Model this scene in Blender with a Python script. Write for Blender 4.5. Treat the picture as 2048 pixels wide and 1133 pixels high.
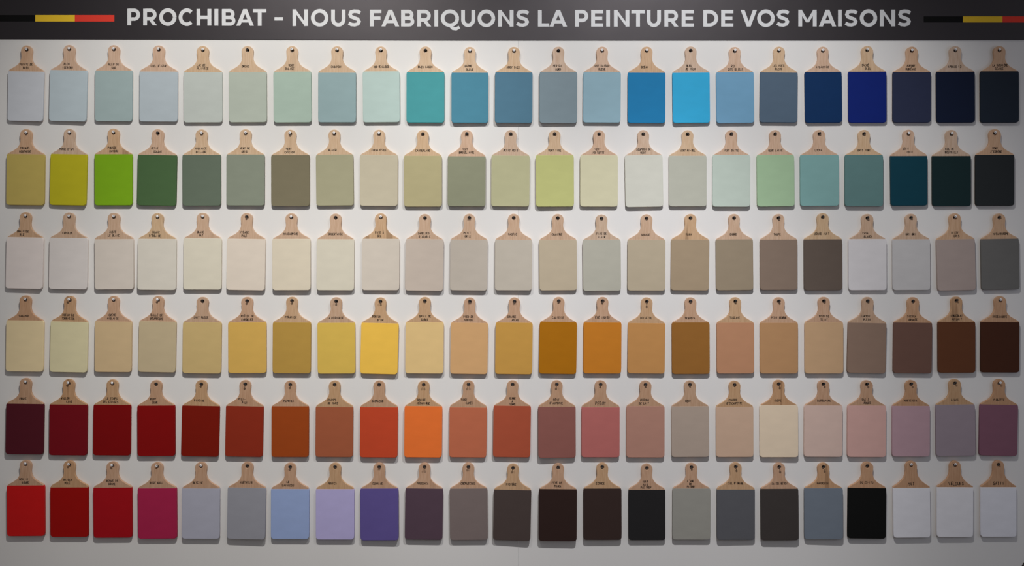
import bpy, math, random
from mathutils import Vector

# ------------------------------------------------------------------ set-up
for o in list(bpy.data.objects):
    bpy.data.objects.remove(o, do_unlink=True)
sc = bpy.context.scene
COL = sc.collection

S = 0.001867            # metres per photo pixel on the wall plane
DIST = 4.5              # camera to wall
Z0 = 1.55               # camera height
TH = 0.014              # board thickness
FOC = 1024 * S / DIST   # tan of the half field of view

cam = bpy.data.objects.new('camera', bpy.data.cameras.new('camera'))
cam.data.sensor_width = 36
cam.data.lens = 18 / FOC
cam.location = (0, -DIST, Z0)
cam.rotation_euler = (math.pi / 2, 0, 0)
cam.data.clip_end = 60
COL.objects.link(cam)
sc.camera = cam

world = bpy.data.worlds.new('world')
world.use_nodes = True
wb = world.node_tree.nodes['Background']
wb.inputs[0].default_value = (1.0, 0.965, 0.97, 1)
wb.inputs[1].default_value = 0.192
sc.world = world


def spot(name, loc, aim, half, blend, power, col, radius=0.014):
    l = bpy.data.lights.new(name, 'SPOT')
    l.energy = power
    l.color = col
    l.spot_size = 2 * half
    l.spot_blend = blend
    l.shadow_soft_size = radius
    o = bpy.data.objects.new(name, l)
    o.location = loc
    o.rotation_euler = (Vector(aim) - Vector(loc)).to_track_quat('-Z', 'Y').to_euler()
    COL.objects.link(o)


spot('ceiling_spot_left', (-0.644, -1.8, 3.6), (-0.95, 0, 2.04), 0.545, 0.92, 164, (1.0, 0.975, 0.93))
spot('ceiling_spot_left_low', (-0.644, -1.8, 3.6), (-1.05, 0, 0.80), 0.36, 1.0, 118, (1.0, 0.965, 0.93))
spot('ceiling_spot_right', (0.552, -1.8, 3.6), (0.63, 0, 1.717), 0.58, 0.83, 135, (1.0, 0.99, 0.985))
spot('ceiling_spot_right_low', (0.552, -1.8, 3.6), (0.511, 0, 1.044), 0.34, 1.0, 140, (1.0, 0.985, 1.0))
al = bpy.data.lights.new('cool_side_fill', 'AREA')  # unseen fill light, added to cool the right end of the wall
al.energy = 6
al.color = (0.62, 0.72, 1.0)
al.size = 1.2
ao = bpy.data.objects.new('cool_side_fill', al)
ao.location = (3.6, -2.6, 1.6)
ao.rotation_euler = (Vector((1.9, 0, 1.3)) - ao.location).to_track_quat('-Z', 'Y').to_euler()
COL.objects.link(ao)

sc.view_settings.view_transform = 'Standard'
sc.view_settings.look = 'None'
sc.view_settings.exposure = 0.0
sc.view_settings.gamma = 1.0
sc.view_settings.use_curve_mapping = False


# ------------------------------------------------------------------ helpers
def wx(px, d=0.0):
    """photo x pixel -> world x on the plane d metres in front of the wall"""
    return (px - 1024) * S * (DIST - d) / DIST


def wz(py, d=0.0):
    return Z0 + (566.5 - py) * S * (DIST - d) / DIST


def lin(c):
    c = c / 255
    return c / 12.92 if c <= 0.04045 else ((c + 0.055) / 1.055) ** 2.4


def new_mat(name, rgb, rough=0.6, spec=0.3, metal=0.0):
    m = bpy.data.materials.new(name)
    m.use_nodes = True
    b = m.node_tree.nodes['Principled BSDF']
    b.inputs['Base Color'].default_value = (*rgb, 1)
    b.inputs['Roughness'].default_value = rough
    b.inputs['Specular IOR Level'].default_value = spec
    b.inputs['Metallic'].default_value = metal
    return m, m.node_tree, b


def add_noise(nt, b, rgb, amount, scale, vec=None, detail=3, bump=0.0, bscale=None, bdist=0.001):
    """noise modulated colour and optional bump"""
    tc = nt.nodes.new('ShaderNodeTexCoord')
    mp = nt.nodes.new('ShaderNodeMapping')
    if vec:
        mp.inputs['Scale'].default_value = vec
    nt.links.new(tc.outputs['Object'], mp.inputs['Vector'])
    n = nt.nodes.new('ShaderNodeTexNoise')
    n.inputs['Scale'].default_value = scale
    n.inputs['Detail'].default_value = detail
    nt.links.new(mp.outputs[0], n.inputs['Vector'])
    r = nt.nodes.new('ShaderNodeValToRGB')
    r.color_ramp.elements[0].position = 0.3
    r.color_ramp.elements[1].position = 0.7
    r.color_ramp.elements[0].color = (*[c * (1 - amount) for c in rgb], 1)
    r.color_ramp.elements[1].color = (*[min(1, c * (1 + amount)) for c in rgb], 1)
    nt.links.new(n.outputs['Fac'], r.inputs['Fac'])
    nt.links.new(r.outputs[0], b.inputs['Base Color'])
    if bump:
        n2 = nt.nodes.new('ShaderNodeTexNoise')
        n2.inputs['Scale'].default_value = bscale or scale
        nt.links.new(mp.outputs[0], n2.inputs['Vector'])
        bp = nt.nodes.new('ShaderNodeBump')
        bp.inputs['Strength'].default_value = bump
        bp.inputs['Distance'].default_value = bdist
        nt.links.new(n2.outputs['Fac'], bp.inputs['Height'])
        nt.links.new(bp.outputs[0], b.inputs['Normal'])


def wood(name, light, dark, streak):
    """beech wood: fine vertical grain, every board cut from another spot"""
    m, nt, b = new_mat(name, light, 0.55, 0.25)
    N, L = nt.nodes.new, nt.links.new
    tc = N('ShaderNodeTexCoord'); oi = N('ShaderNodeObjectInfo')
    sv = N('ShaderNodeVectorMath'); sv.operation = 'SCALE'
    cb = N('ShaderNodeCombineXYZ')
    for k in range(3):
        L(oi.outputs['Random'], cb.inputs[k])
    L(cb.outputs[0], sv.inputs[0]); sv.inputs['Scale'].default_value = 37.0
    ad = N('ShaderNodeVectorMath'); ad.operation = 'ADD'
    L(tc.outputs['Object'], ad.inputs[0]); L(sv.outputs[0], ad.inputs[1])
    mp = N('ShaderNodeMapping'); mp.inputs['Scale'].default_value = (1, 1, 0.09)
    mp.inputs['Rotation'].default_value = (0, 0.06, 0)
    L(ad.outputs[0], mp.inputs['Vector'])
    n = N('ShaderNodeTexNoise'); n.inputs['Scale'].default_value = 260; n.inputs['Detail'].default_value = 3
    L(mp.outputs[0], n.inputs['Vector'])
    n2 = N('ShaderNodeTexNoise'); n2.inputs['Scale'].default_value = 38; n2.inputs['Detail'].default_value = 1
    L(mp.outputs[0], n2.inputs['Vector'])
    mx = N('ShaderNodeMix'); mx.data_type = 'RGBA'
    mx.inputs['A'].default_value = (*light, 1); mx.inputs['B'].default_value = (*dark, 1)
    rp = N('ShaderNodeMapRange'); rp.inputs['From Min'].default_value = 0.35; rp.inputs['From Max'].default_value = 0.75
    L(n.outputs['Fac'], rp.inputs['Value']); L(rp.outputs[0], mx.inputs['Factor'])
    m2 = N('ShaderNodeMix'); m2.data_type = 'RGBA'
    m2.inputs['B'].default_value = (*[d * 0.72 for d in dark], 1)
    rp2 = N('ShaderNodeMapRange')
    rp2.inputs['From Min'].default_value = 0.60 if streak else 0.62
    rp2.inputs['From Max'].default_value = 0.66 if streak else 0.95
    rp2.inputs['To Max'].default_value = 0.85 if streak else 0.45
    L(n2.outputs['Fac'], rp2.inputs['Value'])
    L(mx.outputs['Result'], m2.inputs['A']); L(rp2.outputs[0], m2.inputs['Factor'])
    L(m2.outputs['Result'], b.inputs['Base Color'])
    return m


def link_mesh(name, me, mat, parent=None):
    o = bpy.data.objects.new(name, me)
    me.materials.append(mat)
    COL.objects.link(o)
    if parent:
        o.parent = parent
    return o


def tag(o, label=None, cat=None, group=None, kind=None):
    if label: o['label'] = label
    if cat: o['category'] = cat
    if group: o['group'] = group
    if kind: o['kind'] = kind
    return o


class MB:
    """collects flat polygons, prisms and boxes for one mesh"""
    def __init__(self):
        self.v, self.f = [], []

    def poly(self, pts):
        i = len(self.v); self.v += pts; self.f.append(tuple(range(i, i + len(pts))))

    def box(self, x0, x1, y0, y1, z0, z1):
        i = len(self.v)
        self.v += [(x, y, z) for x in (x0, x1) for y in (y0, y1) for z in (z0, z1)]
        self.f += [tuple(i + k for k in q) for q in
                   ((0, 1, 3, 2), (4, 6, 7, 5), (0, 4, 5, 1), (2, 3, 7, 6), (0, 2, 6, 4), (1, 5, 7, 3))]

    def prism(self, pts, y0, y1):
        """pts (x,z) polygon extruded from y0 (front) to y1 (back)"""
        a = sum(p[0] * q[1] - q[0] * p[1] for p, q in zip(pts, pts[1:] + pts[:1]))
        if a < 0: pts = pts[::-1]
        i = len(self.v); n = len(pts)
        self.v += [(x, y0, z) for x, z in pts] + [(x, y1, z) for x, z in pts]
        self.f.append(tuple(range(i, i + n)))
        self.f.append(tuple(range(i + 2 * n - 1, i + n - 1, -1)))
        for k in range(n):
            l = (k + 1) % n
            self.f.append((i + l, i + k, i + n + k, i + n + l))

    def ribbon(self, pts, w, y0, y1=None, ext=0.0):
        """stroke of width w along (x,z) points"""
        n = len(pts)
        pts = [tuple(p) for p in pts]
        if ext:
            d = (Vector(pts[0]) - Vector(pts[1])).normalized() * ext
            e = (Vector(pts[-1]) - Vector(pts[-2])).normalized() * ext
            pts[0] = (pts[0][0] + d.x, pts[0][1] + d.y); pts[-1] = (pts[-1][0] + e.x, pts[-1][1] + e.y)
        L, R = [], []
        for k in range(n):
            a = Vector(pts[max(k - 1, 0)]); b = Vector(pts[k]); c = Vector(pts[min(k + 1, n - 1)])
            d1 = (b - a).normalized() if k else (c - b).normalized()
            d2 = (c - b).normalized() if k < n - 1 else d1
            t = d1 + d2
            t = t.normalized() if t.length > 0.3 else d1
            nn = Vector((-t.y, t.x)); cs = max(0.5, nn.dot(Vector((-d1.y, d1.x))))
            L.append(b + nn * w / 2 / cs); R.append(b - nn * w / 2 / cs)
        for k in range(n - 1):
            q = [tuple(R[k]), tuple(R[k + 1]), tuple(L[k + 1]), tuple(L[k])]
            if y1 is None:
                self.poly([(x, y0, z) for x, z in q])
            else:
                self.prism(q, y0, y1)

    def build(self, name, mat, parent=None):
        me = bpy.data.meshes.new(name)
        me.from_pydata(self.v, [], self.f)
        me.update()
        return link_mesh(name, me, mat, parent)


# ------------------------------------------------------------------ materials
WALL = (0.80, 0.79, 0.775)
m_wall, nt, b = new_mat('white_wall_paint', WALL, 0.75, 0.2)
add_noise(nt, b, WALL, 0.012, 2.2, None, 3, 0.12, 90, 0.0006)
m_seam, nt, b = new_mat('seam_filler', (0.5, 0.49, 0.48), 0.9, 0.1)
m_floor, nt, b = new_mat('grey_floor', (0.22, 0.20, 0.19), 0.6, 0.3)
add_noise(nt, b, (0.22, 0.20, 0.19), 0.1, 6)
m_black, nt, b = new_mat('black_vinyl', (0.0028, 0.0014, 0.0028), 0.5, 0.75)
add_noise(nt, b, (0.0028, 0.0014, 0.0028), 0.15, 4, None, 2, 0.25, 6, 0.004)
b.inputs['Specular Tint'].default_value = (1.0, 0.93, 0.98, 1)
m_white, nt, b = new_mat('white_vinyl', (0.71, 0.72, 0.735), 0.5, 0.3)
add_noise(nt, b, (0.71, 0.72, 0.735), 0.02, 5)
m_sblack, nt, b = new_mat('deep_black_vinyl', (0.004, 0.004, 0.004), 0.6, 0.12)
add_noise(nt, b, (0.004, 0.004, 0.004), 0.2, 5)
m_syellow, nt, b = new_mat('yellow_vinyl', (0.86, 0.56, 0.03), 0.55, 0.2)
add_noise(nt, b, (0.86, 0.56, 0.03), 0.03, 5)
m_sred, nt, b = new_mat('red_vinyl', (0.78, 0.05, 0.03), 0.55, 0.2)
add_noise(nt, b, (0.78, 0.05, 0.03), 0.03, 5)
m_ink, nt, b = new_mat('marker_ink', (0.02, 0.014, 0.012), 0.7, 0.1)
m_zinc_lit, nt, b = new_mat('zinc_steel_lit', (0.88, 0.88, 0.90), 0.45, 0.5, 0.0)  # zinc head with the reflection of bright surroundings painted into its colour
add_noise(nt, b, (0.88, 0.88, 0.90), 0.05, 300)
m_zinc_dim, nt, b = new_mat('zinc_steel_dim', (0.045, 0.045, 0.05), 0.45, 0.5, 0.6)  # same zinc head, reflection of dark surroundings painted into its colour
add_noise(nt, b, (0.045, 0.045, 0.05), 0.2, 300)
m_hole_shade, nt, b = new_mat('recess_hole_shade', (0.03, 0.03, 0.035), 0.8, 0.1)  # dark colour painted in for shade in the drive recess and hole
m_obj, nt, b = new_mat('black_plastic', (0.012, 0.012, 0.014), 0.6, 0.3)
add_noise(nt, b, (0.012, 0.012, 0.014), 0.2, 30)

WOODC = [(0.71, 0.52, 0.355), (0.69, 0.485, 0.355), (0.69, 0.455, 0.30), (0.70, 0.50, 0.325), (0.67, 0.50, 0.38), (0.68, 0.46, 0.29)]
WOODC = [tuple(c * 1.0 for c in w) for w in WOODC]
# wood tint per row, darker and browner in the lower rows
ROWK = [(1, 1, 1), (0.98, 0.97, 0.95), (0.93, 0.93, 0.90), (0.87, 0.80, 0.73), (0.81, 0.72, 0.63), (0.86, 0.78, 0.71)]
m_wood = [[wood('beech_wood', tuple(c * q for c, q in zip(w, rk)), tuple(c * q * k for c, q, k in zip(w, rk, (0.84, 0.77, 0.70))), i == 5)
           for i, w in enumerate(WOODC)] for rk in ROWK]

# ------------------------------------------------------------------ room shell
wall = MB()
seams = [wx(1036.5)]
xs = [-4.0] + seams + [4.0]
for k in range(2):
    wall.box(xs[k] + (0.0002 if k else 0), xs[k + 1] - (0.0002 if k < 1 else 0), 0.0, 0.02, 0.0, 4.2)
ow = wall.build('wall_back', m_wall)
tag(ow, 'white painted panel wall behind the boards', kind='structure')
fl = MB(); fl.box(-4.0, 4.0, -5.6, 0.02, -0.05, 0.0)
tag(fl.build('floor', m_floor), 'grey floor in front of the wall', kind='structure')

# ------------------------------------------------------------------ banner
def banz(px):
    """height of the banner's lower edge (photo pixels) along its length"""
    return 78.3 + 2.3 * min(1.0, px / 900.0)

BT = 0.004
ban = MB()
N = 24
bx = [-150 + k * (2350 / N) for k in range(N + 1)]
for a, c in zip(bx, bx[1:]):
    ban.prism([(wx(a), wz(banz(max(a, 0)))), (wx(c), wz(banz(max(c, 0)))), (wx(c), wz(-95)), (wx(a), wz(-95))], -BT, -0.0006)
# weld the panels into one sheet
import bmesh
o_ban = ban.build('banner', m_black)
bm = bmesh.new(); bm.from_mesh(o_ban.data); bmesh.ops.remove_doubles(bm, verts=bm.verts, dist=1e-6)
dd = {}
for f in list(bm.faces):
    key = tuple(sorted(v.index for v in f.verts))
    dd.setdefault(key, []).append(f)
kill = [f for fs in dd.values() if len(fs) > 1 for f in fs]
bmesh.ops.delete(bm, geom=kill, context='FACES')
bm.to_mesh(o_ban.data); bm.free()
tag(o_ban, 'long black banner with white French lettering and flag stripes across the top of the wall', 'banner')

CAP = 33.2
ST = 7.6
TK = 6.7


def arc(cx, cy, rx, ry, a0, a1, n=14):
    return [(cx + rx * math.cos(math.radians(a0 + (a1 - a0) * k / n)), cy + ry * math.sin(math.radians(a0 + (a1 - a0) * k / n))) for k in range(n + 1)]


def glyph(ch, w, H=CAP):
    """list of ('r', points, width) strokes and ('p', polygon) in pixel units, origin at lower left"""
    s, t = ST, TK
    V = lambda x: ('p', [(x, 0), (x + s, 0), (x + s, H), (x, H)])
    B = lambda x0, x1, y: ('p', [(x0, y), (x1, y), (x1, y + t), (x0, y + t)])
    if ch == 'I': return [('p', [(0, 0), (w, 0), (w, H), (0, H)])]
    if ch == '-': return [('p', [(0, H * .33), (w, H * .33), (w, H * .33 + 6.6), (0, H * .33 + 6.6)])]
    if ch == 'H': return [V(0), V(w - s), B(s * .5, w - s * .5, H / 2 - t / 2)]
    if ch == 'E': return [V(0), B(s * .5, w, 0), B(s * .5, w, H - t), B(s * .5, w - 1.8, H / 2 - t / 2)]
    if ch == 'F': return [V(0), B(s * .5, w, H - t), B(s * .5, w - 1.8, H * .40)]
    if ch == 'L': return [V(0), B(s * .5, w, 0)]
    if ch == 'T': return [('p', [(w / 2 - s / 2, 0), (w / 2 + s / 2, 0), (w / 2 + s / 2, H), (w / 2 - s / 2, H)]), B(0, w, H - t)]
    if ch == 'N': return [V(0), V(w - s), ('p', [(0, H), (s * .82, H), (w, 0), (w - s * .82, 0)])]
    if ch == 'M': return [V(0), V(w - s), ('p', [(0, H), (s * .9, H), (w / 2 + 3.1, 8.5), (w / 2 - 3.1, 8.5)]), ('p', [(w, H), (w - s * .9, H), (w / 2 - 3.1, 8.5), (w / 2 + 3.1, 8.5)])]
    if ch == 'A': return [('p', [(0, 0), (7.9, 0), (w / 2 + 3.8, H), (w / 2 - 3.8, H)]), ('p', [(w, 0), (w - 7.9, 0), (w / 2 - 3.8, H), (w / 2 + 3.8, H)]),
                          ('p', [(w * .24, H * .20), (w * .76, H * .20), (w * .70, H * .20 + 6.0), (w * .30, H * .20 + 6.0)])]
    if ch == 'V': return [('p', [(0, H), (8.1, H), (w / 2 + 3.8, 0), (w / 2 - 3.8, 0)]), ('p', [(w, H), (w - 8.1, H), (w / 2 - 3.8, 0), (w / 2 + 3.8, 0)])]
    if ch in 'OQ':
        g = [('r', arc(w / 2, H / 2, w / 2 - s / 2, H / 2 + .6 - t / 2, 0, 360, 40), s * .97)]
        if ch == 'Q': g.append(('r', [(w * .53, 1.0), (w * .66, -3.8), (w * .84, -4.6), (w * 1.02, -1.0)], 6.0))
        return g
    if ch == 'C':
        return [('r', arc(w * .54, H / 2, w * .54 - s / 2, H / 2 + .6 - t / 2, 47, 313, 30), s * .97)]
    if ch == 'U':
        r = w / 2 - s / 2
        return [('r', [(s / 2, H), (s / 2, H * .42)] + arc(w / 2, H * .42, r, H * .42 + .5 - t / 2, 187, 353, 18) + [(w - s / 2, H * .42), (w - s / 2, H)], s * .98)]
    if ch == 'S':
        return [('r', [(w * .93, H * .80), (w * .74, H - t * .52), (w * .48, H + .3 - t / 2), (w * .24, H * .86), (w * .165, H * .71), (w * .25, H * .58),
                       (w * .50, H * .505), (w * .75, H * .43), (w * .845, H * .29), (w * .76, H * .15), (w * .52, t / 2 - .3), (w * .27, t * .55), (w * .06, H * .20)], s * .92)]
    def bowl(x1, yb, yt, top=True):
        yc, ry = (yb + yt) / 2, (yt - yb) / 2
        xa = x1 - s / 2 - ry
        xa = max(xa, s)
        return ('r', [(s * .5, yt)] + arc(xa, yc, x1 - s / 2 - xa, ry, 90, -90, 16) + [(s * .5, yb)], TK * 1.03)
    if ch == 'D': return [V(0), ('r', [(s * .5, H - t / 2), (w * .38, H - t / 2)] + arc(w * .38, H / 2, w * .62 - s / 2, H / 2 - t / 2, 84, -84, 20) + [(w * .38, t / 2), (s * .5, t / 2)], s * .93)]
    if ch == 'P': return [V(0), bowl(w, H * .28 + t / 2, H - t / 2)]
    if ch == 'R': return [V(0), bowl(w - .6, H * .30 + t / 2, H - t / 2), ('p', [(w * .40, H * .36), (w * .68, H * .36), (w, 0), (w - 8.3, 0)])]
    if ch == 'B': return [V(0), bowl(w - 1.6, H / 2 + .1, H - t / 2), bowl(w, t / 2, H / 2 + .1)]
    return []


WORDS = [
    ('PROCHIBAT', [(0, 747, 823), (0, 840, 921), (0, 933, 1035), (0, 1047, 1137), (0, 1152, 1238), (0, 1256, 1279), (0, 1300, 1380), (0, 1384, 1487), (0, 1482, 1560)]),
    ('-', [(0, 1607, 1657)]),
    ('NOUS', [(0, 1713, 1803), (0, 1820, 1923), (1, 37, 121), (1, 135, 212)]),
    ('FABRIQUONS', [(1, 264, 331), (1, 331, 435), (1, 446, 524), (1, 540, 622), (1, 640, 662), (1, 678, 785), (1, 797, 879), (1, 893, 996), (1, 1013, 1103), (1, 1118, 1195)]),
    ('LA', [(1, 1246, 1311), (1, 1313, 1416)]),
    ('PEINTURE', [(1, 1463, 1541), (1, 1557, 1627), (1, 1645, 1667), (1, 1690, 1780), (1, 1792, 1870), (1, 1882, 1965), (1, 1985, 2067), (2, 44, 115)]),
    ('DE', [(2, 170, 258), (2, 275, 346)]),
    ('VOS', [(2, 388, 484), (2, 485, 588), (2, 598, 674)]),
    ('MAISONS', [(2, 726, 833), (2, 846, 947), (2, 958, 980), (2, 997, 1073), (2, 1085, 1187), (2, 1203, 1292), (2, 1308, 1385)]),
]


def basey(px):
    t = [(250, 51.2), (500, 52.1), (700, 53.2), (950, 53.9), (1400, 53.9), (1820, 53.2)]
    for (a, ya), (c, yc) in zip(t, t[1:]):
        if px <= c:
            return ya + (yc - ya) * max(0, (px - a)) / (c - a)
    return 53.2


for word, spans in WORDS:
    g = MB()
    for ch, (cr, a, c) in zip(word, spans):
        x0 = (0, 650, 1348)[cr] + a / 2.9257
        x1 = (0, 650, 1348)[cr] + c / 2.9257
        y = basey((x0 + x1) / 2)
        for k, gl in enumerate(glyph(ch, x1 - x0)):
            yy = -BT - 0.0004 - 0.00004 * k
            P = [(wx(x0 + p[0]), wz(y - p[1])) for p in gl[1]]
            if gl[0] == 'r':
                g.ribbon(P, gl[2] * S, yy, -BT + 0.0002)
            else:
                g.prism(P, yy, -BT + 0.0002)
    g.build('lettering', m_white, o_ban)
for x0, x1, ya, yb, m, lb in ((-7, 71.4, 30.6, 43.4, m_sblack, 'black stripe at the left'), (71.4, 150.4, 30.6, 43.4, m_syellow, 'yellow stripe at the left'), (150.4, 229.4, 30.6, 43.5, m_sred, 'red stripe at the left'),
                          (1846.7, 1925, 33.2, 45.2, m_sblack, 'black stripe at the right'), (1925, 2004, 33.2, 45.3, m_syellow, 'yellow stripe at the right'), (2004, 2083, 33.2, 45.4, m_sred, 'red stripe at the right')):
    g = MB(); g.box(wx(x0), wx(x1), -BT - 0.0004, -BT + 0.0002, wz(yb), wz(ya))
    o = g.build('flag_stripe', m, o_ban); o['label'] = lb

# ------------------------------------------------------------------ handwriting
GL = {
    'A': ['00 26 40', '12 32'], 'B': ['00 06 36 45 44 33 03', '33 42 41 30 00'], 'C': ['45 36 16 05 01 10 30 41'], 'D': ['00 06 26 44 42 20 00'],
    'E': ['46 06 00 40', '03 33'], 'F': ['46 06 00', '03 33'], 'G': ['45 36 16 05 01 10 30 41 43 23'], 'H': ['00 06', '40 46', '03 43'], 'I': ['20 26'],
    'J': ['16 46', '36 31 20 01'], 'K': ['00 06', '46 03 40'], 'L': ['06 00 40'], 'M': ['00 06 23 46 40'], 'N': ['00 06 40 46'], 'O': ['10 01 05 16 36 45 41 30 10'],
    'P': ['00 06 36 45 44 33 03'], 'Q': ['10 01 05 16 36 45 41 30 10', '22 50'], 'R': ['00 06 36 45 44 33 03', '13 40'], 'S': ['45 36 16 05 04 42 41 30 10 01'],
    'T': ['06 46', '26 20'], 'U': ['06 01 10 30 41 46'], 'V': ['06 20 46'], 'W': ['06 10 24 30 46'], 'X': ['00 46', '06 40'], 'Y': ['06 23 46', '23 20'], 'Z': ['06 46 00 40'],
    '1': ['04 26 20'], '3': ['05 16 36 45 34 23 34 42 41 30 10 01'], '-': ['13 43'], "'": ['27 25'], '.': ['20 21'],
}
ACC = {'É': ('E', '27 49'), 'È': ('E', '47 29'), 'Ê': ('E', '17 29 37'), 'À': ('A', '37 19'), 'Â': ('A', '17 29 37'), 'Ç': ('C', '20 19'), 'Ô': ('O', '17 29 37')}


def write(mb, text, size, rnd, lean):
    """hand lettering: text 'LINE@dx/LINE@dx', units are photo pixels below the handle's top"""
    Hh, pitch, pen = 3.9, 2.95, 0.9
    if text[0] == '^': Hh, pitch, pen, text = 5.0, 3.35, 0.9, text[1:]
    big = text[0] == '*'
    if big: Hh, pitch, pen, text = 5.9, 4.5, 1.05, text[1:]
    ls = [(l.split('@') + ['0'])[:2] for l in text.split('/')]
    ys = {1: [46.0 if big else 41.2], 2: [38.6, 45.4], 3: [36.0, 42.0, 47.6]}[len(ls)]
    if len(ls) == 3: Hh, pitch = 3.7, 2.7
    for (tx, dx), yc in zip(ls, ys):
        n = len(tx)
        p = min(pitch, 31.0 / n)
        x = float(dx) - n * p / 2 + p * 0.12
        yb = -(yc + Hh / 2)
        for ch in tx:
            if ch != ' ':
                st = GL.get(ch)
                if ch in ACC: st = GL[ACC[ch][0]] + [ACC[ch][1]]
                sx = p * 0.62 / 4 * (0.6 if ch == 'I' else 1); sy = Hh / 6
                jx, jy = rnd.uniform(-.07, .07) * p, rnd.uniform(-.07, .07) * Hh
                sh = rnd.uniform(-.06, .14)
                for s_ in st or []:
                    P = [(int(q[0]), int(q[1])) for q in s_.split()]
                    if st[-1] is s_ and ch in ACC: P = [(a, 6 + (c_ - 6) * .55 + .4) for a, c_ in P]
                    P = [(x + jx + a * sx + sh * c_ * sy, yb + jy + c_ * sy) for a, c_ in P]
                    mb.append((P, pen * rnd.uniform(.85, 1.1)))
            x += p


# ------------------------------------------------------------------ boards
# half outline in pixels (x, y below the top of the handle); nominal size 75.5 x 153.3
def outline(straight):
    P = []
    for k in range(11):                       # round end of the handle
        a = math.radians(90 - 9.5 * k)
        P.append((11.8 * math.cos(a), 11.3 - 11.3 * math.sin(a)))
    if straight:
        P += [(11.7, 15), (11.8, 20), (12.0, 24), (12.9, 28), (14.8, 32), (18.0, 37), (22.3, 41.5), (27.0, 45.2), (31.5, 48.2), (35.2, 50.3), (36.9, 51.4), (37.5, 52.6)]
    else:
        P += [(11.6, 15), (11.1, 19), (10.8, 22.5), (11.1, 26.5), (12.3, 30.5), (14.3, 34.3), (17.2, 38), (21.2, 41.3), (25.5, 44), (29.5, 46.2), (33.0, 48.0), (35.2, 49.6), (36.7, 51.6), (37.5, 53.8), (37.75, 56.5)]
    P += [(37.75, 70), (37.75, 88), (37.75, 106), (37.75, 124), (37.75, 140)]
    for k in range(1, 7):
        a = math.radians(15 * k)
        P.append((31.75 + 6.0 * math.cos(a), 147.3 + 6.0 * math.sin(a)))
    P += [(22, 153.3), (11, 153.3), (0, 153.3)]
    return P


def clip_below(P, y):
    """part of the half outline below the paint line y"""
    Q = []
    for (a, b_) in zip(P, P[1:]):
        if a[1] < y <= b_[1]:
            t = (y - a[1]) / (b_[1] - a[1])
            Q.append((a[0] + (b_[0] - a[0]) * t, y))
        if b_[1] > y and not (b_[0] == 0):
            Q.append(b_)
    return Q


def curve_obj(loops, half, bev, res=2):
    cu = bpy.data.curves.new('c', 'CURVE'); cu.dimensions = '2D'; cu.fill_mode = 'BOTH'
    cu.extrude = half - bev; cu.bevel_depth = bev; cu.bevel_resolution = res; cu.offset = -bev
    for lp in loops:
        sp = cu.splines.new('POLY'); sp.points.add(len(lp) - 1); sp.use_cyclic_u = True
        for p, q in zip(sp.points, lp): p.co = (q[0], q[1], 0, 1)
    o = bpy.data.objects.new('c', cu); COL.objects.link(o)
    return o


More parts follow.
